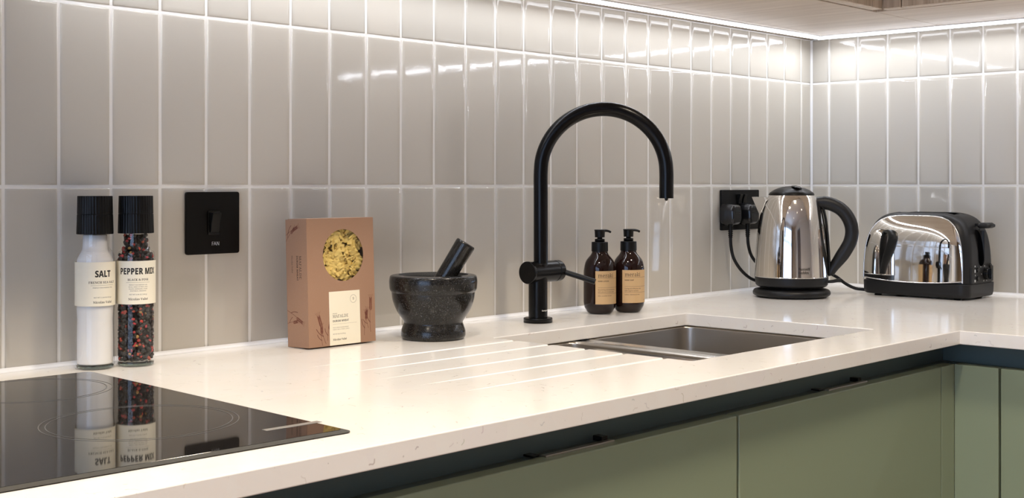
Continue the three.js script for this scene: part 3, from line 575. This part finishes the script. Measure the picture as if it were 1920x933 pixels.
// ------------------------------------------------------------------ mortar and pestle
{ const x = -1.3190, z = 0.1300, turn = facing(x, z);
  const t = thing('mortar', 'dark polished granite mortar on a round foot', 'mortar', [x, CT, z], turn);
  mesh('bowl', lathe(profile([[0, 0.0004], [0.0455, 0.0004, 0.002], [0.0482, 0.004, 0.003], [0.0482, 0.012, 0.004], [0.0455, 0.020, 0.003], [0.0435, 0.0245, 0.003], [0.046, 0.029, 0.003], [0.0555, 0.0425, 0.008], [0.0612, 0.0585, 0.008], [0.0622, 0.0675, 0.002], [0.0622, 0.0695, 0.001], [0.0652, 0.0735, 0.003], [0.0662, 0.0865, 0.006], [0.0645, 0.0945, 0.003], [0.0520, 0.0955, 0.003]]), 96), M.granite, t);
  mesh('hollow', lathe(profile([[0.0520, 0.0955], [0.0490, 0.091, 0.003], [0.0455, 0.065, 0.01], [0.034, 0.040, 0.012], [0.016, 0.030, 0.01], [0, 0.029]]), 72), M.graniteRough, t);
  const p = solo('pestle', 'dark granite pestle leaning in the mortar', 'pestle', lathe(profile([[0, 0], [0.0165, 0, 0.008], [0.0175, 0.012, 0.006], [0.0150, 0.035, 0.01], [0.0147, 0.07, 0.01], [0.0155, 0.1165, 0.003], [0.0145, 0.119, 0.001], [0, 0.1195]]), 48), M.granite);
  p.rotation.order = 'YXZ'; p.rotation.y = turn; p.rotation.z = -0.545;
  p.position.copy(t.localToWorld(V(-0.0125, 0.0405, -0.004))); t.updateMatrixWorld(true); p.position.copy(t.localToWorld(V(-0.0125, 0.0405, -0.004)));
}

// ------------------------------------------------------------------ soap bottles
function bottle(label, x, z, l0, second, tilt) {
  const t = thing('pump_bottle', label, 'bottle', [x, CT, z], facing(x, z), 'brown pump bottles by the tap'), R = 0.0286;
  mesh('bottle_body', lathe(profile([[0, 0.0005], [0.021, 0.0005, 0.004], [R - 0.0008, 0.012, 0.007], [R, 0.020], [R, 0.078, 0.010], [0.0255, 0.0935, 0.010], [0.0160, 0.1045, 0.006], [0.0140, 0.1085, 0.002], [0.0140, 0.1115], [0, 0.1115]]), 72), M.amber, t);
  mesh('collar', lathe(profile([[0, 0.1105], [0.0148, 0.1105, 0.0006], [0.0146, 0.127, 0.001], [0.008, 0.1275], [0, 0.1275]]), 48), M.black, t);
  const p = mesh('pump_head', join([
    lathe(profile([[0, 0.127], [0.0088, 0.127], [0.0088, 0.1325, 0.0006], [0.0045, 0.133], [0.0045, 0.1352], [0.0088, 0.1352, 0.0005], [0.0092, 0.1465, 0.001], [0.0098, 0.1475, 0.0008], [0.0096, 0.149, 0.0008], [0, 0.1495]]), 40),
    sweep([[0, 0.1470, 0], [0.010, 0.1472, 0], [0.0165, 0.1462, 0], [0.0205, 0.1443, 0]], (q) => [0.0024 - q * 0.0004, 0.0042 - q * 0.0012], 14, 14)]), M.black, t);
  p.rotation.y = tilt;
  const lab = canvas(620, 600, (q, w, h) => { q.fillStyle = 'rgb(201,167,122)'; q.fillRect(0, 0, w, h);
    for (let i = 0; i < 1200; i++) { q.fillStyle = 'rgba(170,135,95,0.10)'; q.fillRect(rr(0, w), rr(0, h), rr(1, 5), rr(1, 3)); }
    words(q, 'meraki', 48, 116, '96px serif', '#211a12', 'left'); line(q, 48, 600, 134, 3);
    words(q, second, 48, 194, 'bold 32px sans-serif', '#211a12', 'left'); line(q, 48, 600, 300, 3);
    words(q, second === 'HAND LOTION' ? 'Nourishing and moisturising' : 'Caring and effective soap', 48, 348, '30px sans-serif', '#211a12', 'left');
    words(q, second === 'HAND LOTION' ? 'with almond oil and cotton' : 'with organic extracts', 48, 388, '30px sans-serif', '#211a12', 'left'); line(q, 48, 600, 408, 3);
    words(q, second === 'HAND LOTION' ? 'aloe, cucumber & rose' : 'cotton, rosemary & mint', 48, 456, '28px sans-serif', '#211a12', 'left'); words(q, '490 ml', 500, 560, '26px sans-serif', '#211a12', 'left'); });
  mesh('label', new THREE.CylinderGeometry(R + 0.0003, R + 0.0003, 0.0585, 40, 1, true, l0, 1.98).translate(0, 0.0477, 0), std(lin(1, 1, 1), 0.7, { map: lab, side: THREE.DoubleSide }), t);
  mesh('back_label', new THREE.CylinderGeometry(R + 0.0003, R + 0.0003, 0.0585, 30, 1, true, l0 + 2.95, 1.98).translate(0, 0.0477, 0), std(lin(0.56, 0.37, 0.18), 0.7, { side: THREE.DoubleSide }), t);
}
bottle('brown pump bottle of hand lotion with kraft label, beside the tap lever', -0.8665, 0.0790, -0.27, 'HAND LOTION', 0.35);
bottle('brown pump bottle of hand soap with kraft label, behind the lotion', -0.8095, 0.0990, -0.39, 'HAND SOAP', -0.05);

// ------------------------------------------------------------------ kettle
{ const x = -0.3390, z = 0.1513, turn = facing(x, z);
  const kb = thing('kettle_base', 'round black power base under the steel kettle', 'kettle base', [x, CT, z], turn);
  mesh('ring', lathe(profile([[0, 0.0008], [0.070, 0.0008, 0.003], [0.0775, 0.005, 0.004], [0.0782, 0.0095, 0.004], [0.0755, 0.0155, 0.005], [0.066, 0.0175], [0, 0.0175]]), 80), M.plastic, kb);
  mesh('hub', lathe(profile([[0.0, 0.0172], [0.058, 0.0172], [0.058, 0.0198, 0.001], [0, 0.0200]]), 48), M.black, kb);
  const t = thing('electric_kettle', 'polished steel electric kettle with black handle and lid', 'kettle', [x, CT + 0.0202, z], turn), y = -0.0202;
  mesh('foot_band', lathe(profile([[0, 0.0205 + y], [0.066, 0.0205 + y, 0.002], [0.0722, 0.0245 + y, 0.003], [0.0738, 0.041 + y], [0.0722, 0.042 + y], [0, 0.042 + y]]), 80), M.plastic, t);
  const prof = profile([[0.0741, 0.0415], [0.0742, 0.0430, 0.0006], [0.0735, 0.060], [0.0722, 0.090, 0.02], [0.0698, 0.118, 0.02], [0.0672, 0.142, 0.02], [0.0635, 0.165, 0.016], [0.0590, 0.184, 0.014], [0.0520, 0.200, 0.010], [0.0455, 0.2075, 0.003], [0.043, 0.2085]]);
  const body = mesh('steel_body', lathe(prof.map(([r, h]) => [r, h + y]), 112), M.kettleSteel, t);
  mesh('steel_lip', new THREE.TorusGeometry(0.0742, 0.0008, 8, 96).rotateX(Math.PI / 2).translate(0, 0.0425 + y, 0), M.chrome, t);
  const lid = mesh('lid', lathe(profile([[0.0455, 0.2070 + y], [0.0462, 0.2085 + y, 0.001], [0.0440, 0.2125 + y, 0.004], [0.033, 0.2195 + y, 0.01], [0.018, 0.2245 + y, 0.008], [0, 0.2262 + y]]), 64), M.blackSatin, t);
  mesh('lid_grip', (() => { const g = new THREE.SphereGeometry(1, 28, 14, 0, Math.PI * 2, 0, Math.PI / 2); return g.scale(0.0125, 0.0045, 0.020).rotateZ(-0.22).translate(0.011, 0.2222 + y, 0.012); })(), M.blackGloss, lid);
  // pouring lip: two thin plates that meet in a V
  const plate = (a, b, c, k) => { const n = b.clone().sub(a).cross(c.clone().sub(a)).setLength(k), q = [a, b, c, a.clone().add(n), b.clone().add(n), c.clone().add(n)], f = [[0, 2, 1], [3, 4, 5], [0, 1, 4], [0, 4, 3], [1, 2, 5], [1, 5, 4], [2, 0, 3], [2, 3, 5]];
    const g = new THREE.BufferGeometry(); g.setAttribute('position', new THREE.Float32BufferAttribute(f.flat().flatMap((i) => [q[i].x, q[i].y, q[i].z]), 3)); g.computeVertexNormals(); g.setAttribute('uv', new THREE.Float32BufferAttribute(new Float32Array(48), 2)); return g; };
  const T = V(-0.0790, 0.2035 + y, 0), B = V(-0.0630, 0.166 + y, 0);
  mesh('spout', join([plate(T, B, V(-0.0470, 0.2035 + y, 0.026), 0.0010), plate(B, V(-0.0600, 0.172 + y, 0.018), V(-0.0470, 0.2035 + y, 0.026), 0.0010), plate(T, V(-0.0470, 0.2035 + y, -0.026), B, 0.0010), plate(B, V(-0.0470, 0.2035 + y, -0.026), V(-0.0600, 0.172 + y, -0.018), 0.0010)]), M.chrome, t);
  const hd = mesh('handle', sweep([[0.046, 0.1935, 0], [0.062, 0.1925, 0], [0.080, 0.1885, 0], [0.099, 0.1780, 0], [0.113, 0.1600, 0], [0.1195, 0.1375, 0], [0.1165, 0.1150, 0], [0.1065, 0.0950, 0], [0.0945, 0.0770, 0], [0.0840, 0.0620, 0], [0.0765, 0.0480, 0]].map(([a, b]) => [a, b + y, 0]), (q) => [q < 0.1 ? 0.0095 + q * 0.03 : 0.0135 - Math.max(0, q - 0.75) * 0.022, 0.0125 - Math.max(0, q - 0.8) * 0.012], 70, 26), M.plastic, t);
  mesh('back_strip', sweep([[0.0600, 0.190, 0], [0.0668, 0.165, 0], [0.0708, 0.135, 0], [0.0738, 0.095, 0], [0.0752, 0.060, 0], [0.0756, 0.044, 0]].map(([a, b]) => [a, b + y, 0]), () => [0.0028, 0.0110], 30, 14), M.plastic, hd);
  mesh('switch_lever', join([sweep([[0.072, 0.0315, 0], [0.082, 0.0325, 0], [0.092, 0.0345, 0], [0.0985, 0.0350, 0]].map(([a, b]) => [a, b + y, 0]), (q) => [0.0030 + 0.0012 * q, 0.005 + 0.001 * q], 16, 14)]), M.plastic, t);
  const logo = std(lin(0.02, 0.02, 0.02), 0.4, { transparent: true, alphaMap: canvas(512, 300, (q, w, h) => { q.fillStyle = '#000'; q.fillRect(0, 0, w, h); words(q, 'Russell', 20, 130, 'bold 132px sans-serif', '#fff', 'left'); words(q, 'Hobbs', 20, 262, 'bold 132px sans-serif', '#fff', 'left'); }) });
  mesh('logo', lathe([[0.0742, 0.0490 + y], [0.0737, 0.0650 + y]], 16, 0.17, 0.37), logo, body);
}

// ------------------------------------------------------------------ toaster: length along x, front to z, turned to face the room
{ const A = 0.1135, Bz = 0.0700, H = 0.1730, t = thing('toaster', 'black two-slot toaster with polished chrome side', 'toaster', [-0.1250, CT, 0.3435], -Math.PI / 2);
  const n = 4.6, a = (y) => A * Math.pow(Math.max(0, 1 - Math.pow(Math.max(0, y - 0.004) / (H - 0.003), n)), 1 / n), b = (y) => (Bz - 0.004) * Math.pow(Math.max(0, 1 - Math.pow(y / (H + 0.001), 5)), 1 / 5) * (1 - 0.08 * y / H) + 0.002;
  const base = [[0.004, -0.003], [0.006, -0.0005], [0.012, 0.0008], [0.030, 0.0014], [0.0315, 0.0008], [0.032, -0.002]];
  mesh('plinth', loft(base.map(([y, e]) => ring(A + e, Bz + e, 0.020, y))), M.plastic, t);
  for (const [fx, fz] of [[-0.085, 0.05], [0.085, 0.05], [-0.085, -0.05], [0.085, -0.05]]) mesh('foot', cyl(0.008, 0.007, 0.0052, 20).translate(fx, 0.0027, fz), M.black, t);
  const ys = []; for (let i = 0; i <= 10; i++) ys.push(0.0318 + i * 0.009); for (let i = 1; i <= 22; i++) ys.push(0.1218 + (0.9935 * H - 0.1218) * (1 - Math.pow(1 - i / 22, 2)));
  const shell = new Brush(boxUV(loft(ys.map((y) => ring(a(y), b(y), Math.min(0.024, b(y) * 0.6), y)))), M.plastic); shell.updateMatrixWorld();
  const ev = new Evaluator(); ev.attributes = ['position', 'normal']; ev.useGroups = false;
  let res = shell;
  for (const z of [-0.023, 0.019]) { const c = new Brush(new THREE.BoxGeometry(0.150, 0.10, 0.026), M.plastic); c.position.set(-0.004, H, z); c.updateMatrixWorld(); res = ev.evaluate(res, c, SUBTRACTION); res.updateMatrixWorld(); }
  { const c = new Brush(new THREE.CapsuleGeometry(0.0130, 0.058, 6, 16), M.plastic); c.position.set(A + 0.0005, 0.1075, 0.002); c.scale.set(0.8, 1, 1); c.updateMatrixWorld(); res = ev.evaluate(res, c, SUBTRACTION); }
  const smooth = res.geometry; mesh('body', smooth, M.plastic, t);
  // chrome side: bulging sheet with an arched outline
  const y0 = 0.0335, Hp = 0.1655, Ap = 0.1060, nx = 72, ny = 36, f = (u, v, o = 0) => {
    const s = Math.sin(u * Math.PI / 2), zx = Ap * s, top = y0 + (Hp - y0) * Math.pow(Math.max(0, 1 - Math.pow(Math.abs(s), 4.2)), 1 / 3.2), dip = 0.006 * (s * s - 0.35) * (1 - v);
    const yy = (y0 + dip) + (top - y0) * v, e = (1 - s * s * s * s) * (1 - Math.pow(v, 5));
    return V(zx - 0.003, yy, b(yy) + 0.0006 + 0.0065 * e + o);
  };
  const pos = [], idx = [];
  for (const o of [0, -0.0022]) for (let i = 0; i <= nx; i++) for (let j = 0; j <= ny; j++) { const p = f(i / nx * 2 - 1, j / ny, o); pos.push(p.x, p.y, p.z); }
  const rw = ny + 1, N = (nx + 1) * rw;
  for (let i = 0; i < nx; i++) for (let j = 0; j < ny; j++) { const p = i * rw + j, q = p + rw; idx.push(p, q, q + 1, p, q + 1, p + 1, N + p, N + q + 1, N + q, N + p, N + p + 1, N + q + 1); }
  const pg = new THREE.BufferGeometry(); pg.setAttribute('position', new THREE.Float32BufferAttribute(pos, 3)); pg.setIndex(idx); pg.computeVertexNormals();
  const panel = mesh('chrome_side', pg, M.chrome, t);
  const edge = []; for (let i = 0; i <= 60; i++) edge.push(f(-1 + 2 * i / 60, 1)); for (let i = 1; i < 40; i++) edge.push(f(1 - 2 * i / 40, 0));
  mesh('chrome_rim', new THREE.TubeGeometry(new THREE.CatmullRomCurve3(edge, true), 160, 0.0011, 8, true), M.steelBright, panel);
  // end with lever and controls
  const X = A;
  const lv = mesh('lever', loft([ring(0.010, 0.013, 0.006, 0.1420, X + 0.008, 0.002), ring(0.0135, 0.0165, 0.008, 0.1445, X + 0.010, 0.002), ring(0.014, 0.017, 0.008, 0.1490, X + 0.010, 0.002), ring(0.010, 0.013, 0.007, 0.1530, X + 0.009, 0.002)]), M.plastic, t);
  mesh('lever_stem', plainSpan(X - 0.012, X + 0.004, 0.145, 0.151, -0.002, 0.006), M.black, lv);
  mesh('control_panel', loft([ring(0.003, 0.052, 0.002, 0.034, X - 0.001), ring(0.003, 0.052, 0.002, 0.064, X - 0.001), ring(0.0022, 0.051, 0.002, 0.0655, X - 0.0012)]), M.plastic, t);
  const dial = mesh('dial', lathe(profile([[0, 0], [0.012, 0, 0.0005], [0.011, 0.008, 0.001], [0, 0.0085]]), 36).rotateZ(-Math.PI / 2).translate(X + 0.002, 0.0505, -0.012), M.blackGloss, t);
  mesh('dial_grip', rbox(0.006, 0.021, 0.004, 0.0012).translate(X + 0.0125, 0.0505, -0.012), M.blackGloss, dial);
  for (const [yy, zz] of [[0.0595, 0.026], [0.0425, 0.026], [0.0650, -0.034]]) mesh('button', lathe(profile([[0, 0], [0.0048, 0, 0.0004], [0.0044, 0.003, 0.001], [0, 0.0032]]), 24).rotateZ(-Math.PI / 2).translate(X + 0.0021, yy, zz), M.blackGloss, t);
  const marks = std(lin(0.62, 0.62, 0.6), 0.5);
  for (const [yy, zz, h, w] of [[0.067, 0.037, 0.003, 0.0025], [0.0575, 0.037, 0.006, 0.004], [0.049, 0.036, 0.003, 0.0015], [0.038, 0.037, 0.005, 0.0045], [0.065, 0.010, 0.002, 0.002], [0.066, -0.008, 0.002, 0.002], [0.0505, 0.0065, 0.002, 0.0015], [0.0365, -0.004, 0.002, 0.002], [0.0365, -0.018, 0.002, 0.002]]) mesh('printed_mark', rbox(0.0004, h, w, 0.00015, 1).translate(X + 0.0021, yy, zz), marks, t);
}

renderer.render(scene, camera);
